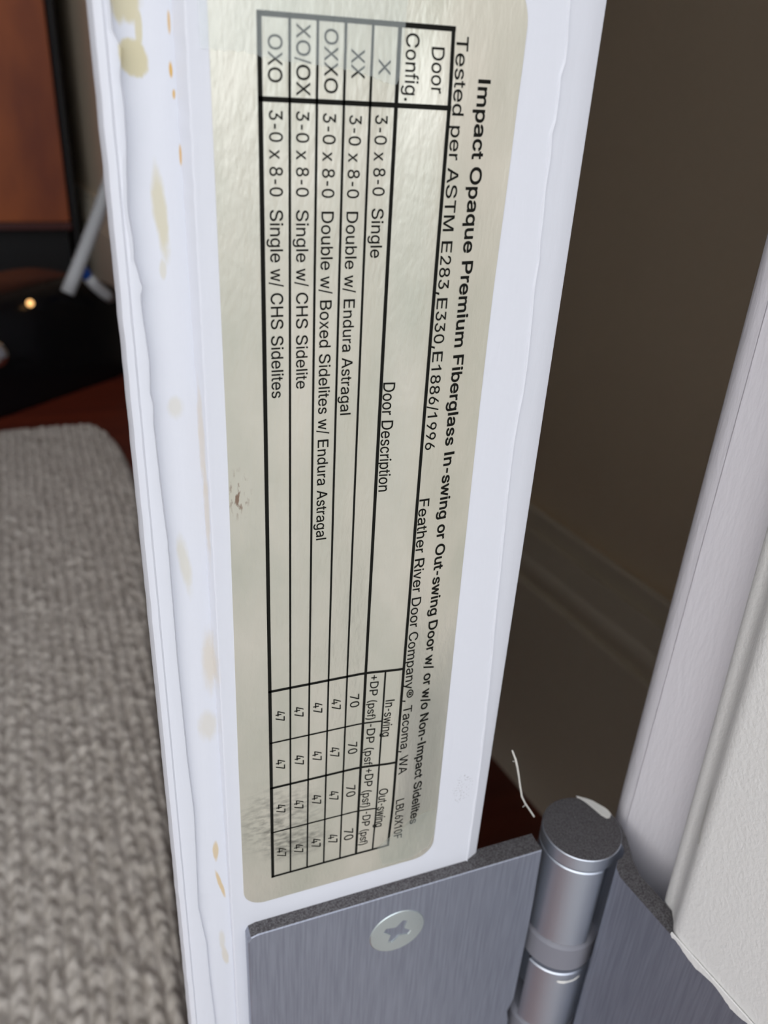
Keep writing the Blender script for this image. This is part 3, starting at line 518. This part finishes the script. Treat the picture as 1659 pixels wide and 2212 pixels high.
def glyph(ch, bold):
    if (ch, bold) in CACHE: return CACHE[ch, bold]
    hw = HELV.get(ch, 556) * 0.71 + (24 if bold else 0)
    adv, sps = GLYPHS[ch]; k = hw / adv
    pp = [[(float(t.split(',')[0]) * k, float(t.split(',')[1])) for t in q.split()] for q in sps]
    if area(max(pp, key=lambda q: abs(area(q)))) < 0: pp = [q[::-1] for q in pp]
    pp = [embolden(q, 16 if bold else 5) for q in pp]
    vv = []; ee = []
    for q in pp:
        b0 = len(vv); vv += [Vector(p) for p in q]; ee += [(b0 + i, b0 + (i + 1) % len(q)) for i in range(len(q))]
    ov, _, of, *_ = delaunay_2d_cdt(vv, ee, [], 0, 1e-4)
    tris = [t for t in of if winding(sum(ov[i].x for i in t) / 3, sum(ov[i].y for i in t) / 3, pp) != 0]
    CACHE[ch, bold] = (hw, [(p.x, p.y) for p in ov], tris)
    return CACHE[ch, bold]
def text_line(s, u0, u1, x0, x1, cap, bold):
    pen = 0.0; pts = []; f = []
    for ch in s:
        if ch == ' ': pen += HELV[' '] * 0.71; continue
        hw, gv, gt = glyph(ch, bold); k = len(pts)
        pts += [(x + pen, y) for x, y in gv]; f += [tuple(k + i for i in t) for t in gt]
        pen += hw
    used = {i for t in f for i in t}
    mn, mxx = min(pts[i][0] for i in used), max(pts[i][0] for i in used)
    v = []
    for x, y in pts:
        t = (x - mn) / (mxx - mn); px = x0 + (x1 - x0) * t + y / 509 * cap; pu = u0 + (u1 - u0) * t
        v.append(W(px, INKY + bulge(px, pu), pu))
    return v, f
def printed(name, lines):
    v = []; f = []
    for ln in lines:
        a, b = text_line(*ln); k = len(v); v += a; f += [tuple(k + i for i in t) for t in b]
    child(name, v, f, INK)
printed('title_text', TEXTS[0:1]); printed('standards_text', TEXTS[1:2]); printed('company_text', TEXTS[2:3]); printed('label_code', TEXTS[3:4])
printed('column_heading', TEXTS[4:6]); printed('column_heading', TEXTS[16:17]); printed('column_heading', TEXTS[17:23])
for ln in TEXTS[6:11]: printed('door_configuration', [ln])
for ln in TEXTS[11:16]: printed('door_description', [ln])
for i in range(5): printed('pressure_ratings', TEXTS[23 + 4 * i:27 + 4 * i])

# clear tape over the two ends of the label
def film_piece(outline, y):
    v, f = plate(outline, y, y + .0004)
    return [Vector((p.x, p.y + bulge(p.x / U, ZT - p.z / U) * U, p.z)) for p in v], f
def tape_material(name, col, fac):
    mt = bpy.data.materials.new(name); mt.use_nodes = True; nt = mt.node_tree; nd = nt.nodes; b = nd['Principled BSDF']
    b.inputs['Base Color'].default_value = col; b.inputs['Roughness'].default_value = 0.25
    tr = nd.new('ShaderNodeBsdfTransparent'); mxs = nd.new('ShaderNodeMixShader'); mxs.inputs[0].default_value = fac
    nt.links.new(tr.outputs[0], mxs.inputs[1]); nt.links.new(b.outputs[0], mxs.inputs[2]); nt.links.new(mxs.outputs[0], nd['Material Output'].inputs[0])
    return mt
TAPE = tape_material('hazy clear tape', (0.86, 0.93, 0.90, 1), 0.11)
TAPE2 = tape_material('dull clear tape', (0.55, 0.58, 0.52, 1), 0.14)
jag = [(-.047, .026), (-.038, .0265), (-.022, .027), (-.013, .0265), (-.002, .029), (.011, .030), (.024, .032), (.036, .032), (.048, .033), (.058, .034), (.068, .034), (.082, .036), (.096, .039), (.109, .043), (.118, .044), (.121, .036)]
fj = []
for (a, b), (c, d) in zip(jag, jag[1:]):
    k = max(1, int((c - a) / .003))
    for i in range(k):
        t = i / k; fj.append((a + (c - a) * t, b + (d - b) * t + (0.0011 if i % 2 else 0)))
fj.append(jag[-1])
tp = fj + [(.126, -.055), (-.047, -.055)]
o = obj('tape_strip', *film_piece(tp, -.0022), TAPE); tag(o, 'hazy clear tape with a jagged end over the upper end of the silver label', 'tape')
tp = [(.150, 1.000), (.165, .984), (.180, .973), (.194, .961), (.211, .953), (.225, .951), (.2368, .952), (.2385, 1.0), (.232, 1.025), (.205, 1.040), (.16, 1.040)]
o = obj('tape_strip', *film_piece(tp, -.0022), TAPE2); tag(o, 'small dull clear tape scrap on the lower right corner of the silver label', 'tape')

# ------------------------------------------------------------------ the butt hinge
hinge = empty('butt_hinge', 'brushed grey steel butt hinge joining the white door to its jamb', 'hinge')
hinge.location = W(.505, -.0025, 2.1)
HU0, HU1 = 1.085, 2.10
def hchild(name, v, f, mat, parent=hinge, **k):
    o = obj(name, v, f, mat, parent, **k)
    o.matrix_parent_inverse = Matrix.Translation(-hinge.location) if parent is hinge else Matrix.Identity(4)
    return o
def two_mat(o, edge_mat):
    """horizontal cut edges show the granular cut steel"""
    o.data.materials.append(edge_mat)
    for p in o.data.polygons:
        if p.normal.z > 0.8: p.material_index = 1
# leaf on the door edge (its pin side stops short of the barrel), with a chamfered front rim
lx0, lx1 = -.0400, .4215
def rim(x, u, r=.0012): return x, u
front, backy = -.0200, .0135
cz = .0030
lo = [(lx0, HU0 + .012), (lx0 + .004, HU0 + .003), (lx0 + .014, HU0), (lx1, HU0), (lx1 + .004, HU0 + .12), (lx1 + .0055, HU0 + .26), (lx1 + .0055, HU0 + .385), (lx1 - .003, HU0 + .42), (lx1 + .003, HU0 + .45), (lx1 + .004, HU1), (lx0 + .002, HU1)]
def inset(pl, d):
    out = []; n = len(pl)
    for i in range(n):
        a, b, c = Vector(pl[i - 1]), Vector(pl[i]), Vector(pl[(i + 1) % n]); e1 = (b - a).normalized(); e2 = (c - b).normalized()
        nn = Vector((-e1.y, e1.x)) + Vector((-e2.y, e2.x)); nn = nn / max(.5, nn.dot(Vector((-e1.y, e1.x)))); out.append(tuple(b + nn * d))
    return out
li = inset(lo, .0016)
n = len(lo)
v = [W(x, backy, u) for x, u in lo] + [W(x, front + .0014, u) for x, u in lo] + [W(x, front, u) for x, u in li]
f_ = [tuple(range(n - 1, -1, -1)), tuple(range(2 * n, 3 * n))]
for r in (0, 1): f_ += [(r * n + i, r * n + (i + 1) % n, (r + 1) * n + (i + 1) % n, (r + 1) * n + i) for i in range(n)]
leaf_d = hchild('hinge_leaf', v, f_, STEEL); two_mat(leaf_d, CUT_STEEL); leaf_d['label'] = 'leaf screwed to the door edge'
# leaf let into the jamb, swaged towards the barrel
th = .030
E1 = Vector((.1262, -.9920))
pj = [(.5095, -.100)] ; p0 = Vector((.5095, -.100))
outer_end = p0 + E1 * 1.02
nrm = Vector((.9920, .1262))
cs = [tuple(outer_end), tuple(p0), (.5140, -.084), (.5235, -.0735), (.5330, -.0705), (.5425, -.0640), (.5480, -.0540), (.5470, -.030), (.5440, .0), (.5684, .0), (.5684, -.020), (.5640, -.040), (.5560, -.060), (.5470, -.080), tuple(p0 + nrm * th + E1 * .012), tuple(outer_end + nrm * th)]
v, f_ = prism(cs, HU0, HU1)
leaf_j = hchild('hinge_leaf', v, f_, STEEL, smooth=25); two_mat(leaf_j, CUT_STEEL); leaf_j['label'] = 'leaf let into the jamb'
# barrel: knuckles, washers, pin head
cx, cy, RR = .505, -.0025, .0634
def ring(u0, u1, r, a0=0, a1=360, seg=56, ch=.0015, r_in=None):
    """turned piece about the pin; a wrapped knuckle when the arc is open"""
    full = a1 - a0 >= 360
    k = seg if full else seg + 1
    v = []; f = []
    lv = [(u0, r - ch), (u0 + ch, r), (u1 - ch, r), (u1, r - ch)]
    if r_in: lv += [(u1, r_in), (u0, r_in)]
    for u, rad in lv:
        for i in range(k):
            an = a0 + (a1 - a0) * i / seg; r2 = rad - (0.011 * max(0, an - (a1 - 17)) / 17 if r_in and not full and rad > r_in else 0)
            an = math.radians(an); v.append(W(cx + r2 * math.cos(an), cy + r2 * math.sin(an), u))
    nl = len(lv)
    for j in range(nl if r_in else nl - 1):
        for i in range(k if full else k - 1): f.append((j * k + i, j * k + (i + 1) % k, ((j + 1) % nl) * k + (i + 1) % k, ((j + 1) % nl) * k + i))
    if r_in and not full:
        f += [tuple(j * k for j in range(nl)), tuple(j * k + k - 1 for j in range(nl))]
    if not r_in: f += [tuple(range(k)), tuple((nl - 1) * k + i for i in range(k - 1, -1, -1))]
    return v, f
kn = [(1.1135, 1.2905, 'j'), (1.3665, 1.5270, 'd'), (1.6030, 1.7650, 'j'), (1.8410, 2.0, 'd')]
for u0, u1, side in kn:
    a = (0, 292) if side == 'j' else (-166, 120)
    o = hchild('knuckle', *ring(u0, u1, RR, a[0], a[1], r_in=.036, ch=.002), STEEL_BARREL, smooth=30)
for (a, _, _), (_, b, _) in zip(kn[1:], kn[:-1]):
    hchild('washer', *ring(b + .003, a - .003, RR + .0004, ch=.009), NYLON, smooth=40)
o = hchild('pin', *ring(1.09, 2.0, .0370), STEEL_BARREL, smooth=30)
cap = hchild('pin_head', *ring(HU0 - .0005, 1.1105, RR, ch=.0012), STEEL_BARREL, smooth=30); two_mat(cap, CUT_STEEL)
# necks of the door leaf's knuckles
for u0, u1, side in kn:
    if side == 'd':
        v, f_ = prism([(.415, -.006), (.430, .004), (.446, .010), (.470, .045), (.460, .052), (.440, .034), (.415, .0135)], u0, u1)
        hchild('knuckle_neck', v, f_, STEEL, smooth=30)
# crescent of dried paint on the pin head, smear on the second knuckle
ch_ = [(.5319, .0575), (.5393, .0441), (.5450, .0262), (.5495, .0101), (.5545, .0015), (.5600, .0010), (.5662, .0060), (.5660, .0150), (.5632, .0225), (.5526, .0400), (.5440, .0485)]
v, f_ = prism(ch_, HU0 - .0018, HU0 + .0004); hchild('paint_chip', v, f_, PAINT_CHIP)['label'] = 'cream paint'
sm = []
smf = []
pts = [(-117, 1.3835, .0022), (-112, 1.3850, .0040), (-105, 1.3860, .0036), (-98, 1.3850, .0024), (-91, 1.3845, .0026), (-85, 1.3820, .0034), (-80, 1.3790, .0016)]
for an, u, h in pts:
    a = math.radians(an)
    for d in (-1, 1): sm.append(W(cx + (RR + .0012) * math.cos(a), cy + (RR + .0012) * math.sin(a), u + d * h))
for i in range(len(pts) - 1): smf.append((2 * i, 2 * i + 1, 2 * i + 3, 2 * i + 2))
hchild('paint_smear', sm, smf, PAINT_CHIP)['label'] = 'white paint'
# countersunk cross-recess screw in the door leaf
def screw(sx, su, rot, sr=.0442):
    seg = 48; v = []; f = []
    y0 = front - .0012
    rings = [(sr, front + .004), (sr, front - .0002), (sr - .0015, y0), (sr * .60, y0 - .0004)]
    for r, y in rings:
        for i in range(seg): an = 2 * math.pi * i / seg; v.append(W(sx + r * math.cos(an), y, su + r * math.sin(an)))
    for j in range(3):
        for i in range(seg): f.append((j * seg + i, j * seg + (i + 1) % seg, (j + 1) * seg + (i + 1) % seg, (j + 1) * seg + i))
    # cross outline inside the flat, then its floor
    c = []
    a_, b_ = sr * .54, sr * .115
    for q in range(4):
        an = rot + q * math.pi / 2; ca, sa = math.cos(an), math.sin(an)
        for px, pu in ((a_, -b_ * .8), (a_, b_ * .8), (b_ * 1.6, b_ * 1.6)):
            c.append((px * ca - pu * sa, px * sa + pu * ca))
    nc = len(c); base = len(v)
    v += [W(sx + x, y0 - .0004, su + z) for x, z in c]
    fb = len(v)
    v += [W(sx + x * .55, y0 + .014, su + z * .55) for x, z in c]
    # join the last ring with the cross outline
    R_ = [3 * seg + i for i in range(seg)]; ra = [2 * math.pi * i / seg for i in range(seg)]
    loops = [[v[i].copy() for i in R_], [v[base + i].copy() for i in range(nc)]]
    ids = R_ + [base + i for i in range(nc)]
    proj = [[Vector((p.x, p.z, 0)) for p in lp] for lp in loops]
    f += [tuple(ids[i] for i in t) for t in tessellate_polygon(proj)]
    cross = [(base + i, base + (i + 1) % nc, fb + (i + 1) % nc, fb + i) for i in range(nc)] + [tuple(fb + i for i in range(nc))]
    n0 = len(f); f += cross
    o = obj('screw', v, f, ZINC, leaf_d, smooth=25)
    return o
screw(.1846, 1.1718, math.radians(28))['label'] = 'bright zinc countersunk screw'
for sx, su in ((.0846, 1.47), (.1846, 1.74)): screw(sx, su, math.radians(10))
# ragged edge of the jamb paint lapping over the leaf's upper edge
rag = []
g = 260
for i in range(g + 1):
    s = .104 + (1.05 - .104) * i / g
    wv = 0.010 * noise.noise(Vector((s * 30, 1, 2))) + 0.004 * noise.noise(Vector((s * 120, 4, 2)))
    rag.append((s, HU0 + .0035 + wv * .55 + max(0, noise.noise(Vector((s * 260, 8, 1))) - .25) * .014 - (0.006 if i == 0 else 0)))
pv = []
for dpt in (-.0014, .0010):
    for s, u in rag + [(1.05, HU0 - .006), (.104, HU0 - .006)]:
        q = Vector((.5095, -.100)) + E1 * s + nrm * dpt; pv.append(W(q.x, q.y, u))
n = len(rag) + 2
o = structure('trim_4', pv, [tuple(range(n)), tuple(range(2 * n - 1, n - 1, -1))] + [(i, (i + 1) % n, n + (i + 1) % n, n + i) for i in range(n)], WHITE_JAMB)

# loose strand of dried paint standing behind the door leaf
sp_ = [(.3707, .9091), (.3793, .9296), (.3845, .946), (.3889, .9622), (.396, .990), (.4024, 1.0138), (.411, 1.0313), (.4329, 1.0685)]
rr = [.00012, .00016, .00015, .00013, .00013, .00014, .00012, .00012]
fib = empty('paint_strand', 'thin white strand of dried paint sticking up behind the hinge leaf', 'strand'); fib.location = W(.4329, .03, 1.0685)
def fchild(name, v, f, mat):
    o = obj(name, v, f, mat, fib); o.matrix_parent_inverse = Matrix.Translation(-fib.location)
fchild('strand', *tube([W(x, .03, u) for x, u in sp_], rr, 8), STRAND)
fchild('hair', *tube([W(.3805, .03, .933), W(.3760, .029, .9315), W(.3735, .029, .9300)], .00004, 5), STRAND)
fchild('hair', *tube([W(.4120, .03, 1.0325), W(.4090, .029, 1.0365), W(.4070, .029, 1.0372)], .00004, 5), STRAND)

# ------------------------------------------------------------------ woven mat on the floor
RUG = material('grey brown loop weave', srgb(210, 202, 192), 0.95, spec=0.1, vary=((260, 160, 260), srgb(164, 155, 145), 4, 0.35, 0.68))
def rug_right(y):
    if y > 8.22: return None
    if y < 6.3: return .262 - (6.3 - y) * .062
    t = (y - 6.3) / (8.22 - 6.3)
    return .262 - .43 * (1 - (1 - t ** 2.2) ** (1 / 2.2))
rows = []; ny = 620; nx = 560
v = []; f_ = []
for j in range(ny + 1):
    y = 0.95 + (8.22 - 0.95) * j / ny
    xr = rug_right(min(y, 8.2199)); xl = -6.0
    for i in range(nx + 1):
        t = i / nx
        x = xr - (xr - xl) * (t ** 1.6 if t < 1 else 1)
        far = max(0, (y - 8.14) / .08); rim_ = max(0, 1 - (xr - x) / .06)
        edge = math.sqrt(max(0, 1 - max(far, rim_) ** 2))
        q = (x + .035 * y + .012 * noise.noise(Vector((x * 4, y * 6, 3)))) / .076; kx = math.floor(q); fx_ = q - kx
        py = y / .088 + (0.5 if kx % 2 else 0) + abs(fx_ - .5) * .8 + .35 * noise.noise(Vector((kx * 1.7, y * 5, 2)))
        h = .027 * abs(math.sin(math.pi * fx_)) ** .6 * (.55 + .45 * abs(math.sin(math.pi * py)))
        h += .014 * noise.noise(Vector((x * 7, y * 5, 1))) + .020 * noise.noise(Vector((x * 20, y * 12, 7)))
        v.append(W(x, y, 3.64 - .02 - edge * (.06 + h)))
w_ = nx + 1
for j in range(ny):
    for i in range(nx): f_.append((j * w_ + i, j * w_ + i + 1, (j + 1) * w_ + i + 1, (j + 1) * w_ + i))
# skirt and underside close the mat
b0 = len(v)
per = [i for i in range(w_)] + [j * w_ + nx for j in range(1, ny + 1)] + [ny * w_ + i for i in range(nx - 1, -1, -1)] + [j * w_ for j in range(ny - 1, 0, -1)]
for i in per:
    p = v[i]; v.append(Vector((p.x, p.y, 0.0)))
k = len(per)
for i in range(k): f_.append((per[i], per[(i + 1) % k], b0 + (i + 1) % k, b0 + i))
f_.append(tuple(b0 + i for i in range(k)))
o = obj('floor_mat', v, f_, RUG, smooth='all'); tag(o, 'grey-brown woven mat with a rounded corner on the floor beside the door', 'mat')

# ------------------------------------------------------------------ dim furniture behind
WOOD = material('brown stained wood', srgb(182, 96, 44), 0.55, vary=((14, 14, 5), srgb(136, 64, 34), 4, 0.35, 0.7))
WOOD_DARK = material('dark red stained wood', srgb(80, 34, 28), 0.4)
BLACK_GLOSS = material('glossy black plastic', (0.005, 0.005, 0.006, 1), 0.24, spec=0.3, bump=((40, 40, 40), 0.25, 0.004))
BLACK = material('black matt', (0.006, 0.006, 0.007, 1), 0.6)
cab = empty('cabinet', 'brown stained wooden cabinet above a black block of shade at the back left of the room', 'cabinet'); cab.location = W(-3.5, 14.5, 3.64)
def cchild(name, v, f, mat, **k):
    o = obj(name, v, f, mat, cab, **k); o.matrix_parent_inverse = Matrix.Translation(-cab.location); return o
cchild('carcass', box_pts(W, -7.5, .02, 14.05, 18.0, -9, 2.40), BOXF, WOOD)
cchild('cabinet_door', box_pts(W, -3.6, .06, 13.98, 14.05, -8.9, 2.35), BOXF, WOOD, bevel=.001)
cchild('cabinet_door', box_pts(W, -7.4, -3.66, 13.98, 14.05, -8.9, 2.35), BOXF, WOOD, bevel=.001)
cchild('plinth_rail', box_pts(W, -7.5, .08, 13.94, 14.05, 2.37, 2.47), BOXF, WOOD_DARK, bevel=.001)
cchild('shade_block', box_pts(W, -7.5, .02, 14.2, 17.8, 2.40, 3.64), BOXF, BLACK)  # black box standing in for the shade under the cabinet

pan = obj('black_column', box_pts(W, .085, .205, 14.1, 16, -9, 3.64), BOXF, BLACK, bevel=.004); tag(pan, 'narrow black column standing beside the brown cabinet', 'column')  # upright black box filling the dark band right of the cabinet

dev = empty('black_device', 'glossy black rounded device with a small amber light on the red-brown floor', 'device'); dev.location = W(-.6, 10.4, 3.64)
def dchild(name, v, f, mat, **k):
    o = obj(name, v, f, mat, dev, **k); o.matrix_parent_inverse = Matrix.Translation(-dev.location); return o
# body: superelliptic lump, its long front edge running from front left to back right
ang = math.atan2(9.94 - 8.76, .354 + 1.01)
ctr = Vector((-1.118, 9.618)); ax = Vector((math.cos(ang), math.sin(ang))); ay = Vector((-ax.y, ax.x))
v = []; f_ = []; nu, nv = 48, 24
for j in range(nv + 1):
    ph = -math.pi / 2 + math.pi * j / nv
    for i in range(nu):
        th_ = 2 * math.pi * i / nu
        se = lambda c, e: math.copysign(abs(c) ** e, c)
        cp = abs(math.cos(ph)) ** .45 if ph > 0 else 1.0
        lx = 1.80 * cp * se(math.cos(th_), .25); ly = .72 * cp * se(math.sin(th_), .25)
        lz = .66 + .64 * se(math.sin(ph), .8) if ph > 0 else .66 * (1 + ph / (math.pi / 2))
        p = ctr + ax * lx + ay * ly
        v.append(W(p.x, p.y, 3.64 - lz))
for j in range(nv):
    for i in range(nu): f_.append((j * nu + i, j * nu + (i + 1) % nu, (j + 1) * nu + (i + 1) % nu, (j + 1) * nu + i))
f_.append(tuple(range(nu)))
dchild('body', v, f_, BLACK_GLOSS, smooth='all')
AMBER = bpy.data.materials.new('amber pilot light'); AMBER.use_nodes = True
b = AMBER.node_tree.nodes['Principled BSDF']; b.inputs['Emission Color'].default_value = (1, .55, .2, 1); b.inputs['Emission Strength'].default_value = 1.6; b.inputs['Base Color'].default_value = (.5, .25, .1, 1)
def ray_pt(az, el, y):
    d = y + .7345; x = -.1685 + az * d; return x, y, .0399 + el * math.hypot(d, az * d)
def ball(x, y, u, r):
    v = []; f = []; a, b2 = 16, 10
    for j in range(b2 + 1):
        for i in range(a):
            ph = -math.pi / 2 + math.pi * j / b2; t = 2 * math.pi * i / a
            v.append(W(x + r * math.cos(ph) * math.cos(t), y + r * math.cos(ph) * math.sin(t), u + r * math.sin(ph)))
    for j in range(b2):
        for i in range(a): f.append((j * a + i, j * a + (i + 1) % a, (j + 1) * a + (i + 1) % a, (j + 1) * a + i))
    return v, f
dchild('pilot_light', *ball(*ray_pt(-.0371, .2443, 9.22), .040), AMBER, smooth='all')
CHROME = material('chrome', (.8, .82, .85, 1), .12, 1.0)
dchild('glint_ball', *ball(*ray_pt(-.0840, .300, 8.74), .16), CHROME, smooth='all')  # mirror ball added to give the body its skylight glint
CABLE = material('white cable sheath', srgb(196, 198, 200), 0.5)
cb = empty('cable', 'white cable running up from the black device behind the door edge', 'cable'); cb.location = W(-.13, 10, 2.54)
P = [ray_pt(.0035, .2345, 9.35), ray_pt(.014, .214, 9.4), ray_pt(.030, .182, 9.5), ray_pt(.0455, .150, 9.6), ray_pt(.0600, .118, 9.7), ray_pt(.0720, .085, 9.8)]
o = obj('sheath', *tube([W(*p) for p in P], .0080, 12), CABLE, cb, smooth='all'); o.matrix_parent_inverse = Matrix.Translation(-cb.location)
PLUG_BLUE = material('blue plug tip', srgb(40, 96, 200), 0.4)
pl = empty('plug_lead', 'short white lead with a blue tip beside the larger white cable at the black device', 'lead'); pl.location = W(.1, 10, 2.4)
Q = [ray_pt(.0215, .2075, 9.52), ray_pt(.027, .216, 9.56), ray_pt(.034, .226, 9.62), ray_pt(.044, .236, 9.72), ray_pt(.050, .241, 9.78)]
for nm, seq, mt in (('blue_tip', Q[:2], PLUG_BLUE), ('lead', Q[1:], CABLE)):
    o = obj(nm, *tube([W(*p) for p in seq], .0068, 10), mt, pl, smooth='all'); o.matrix_parent_inverse = Matrix.Translation(-pl.location)
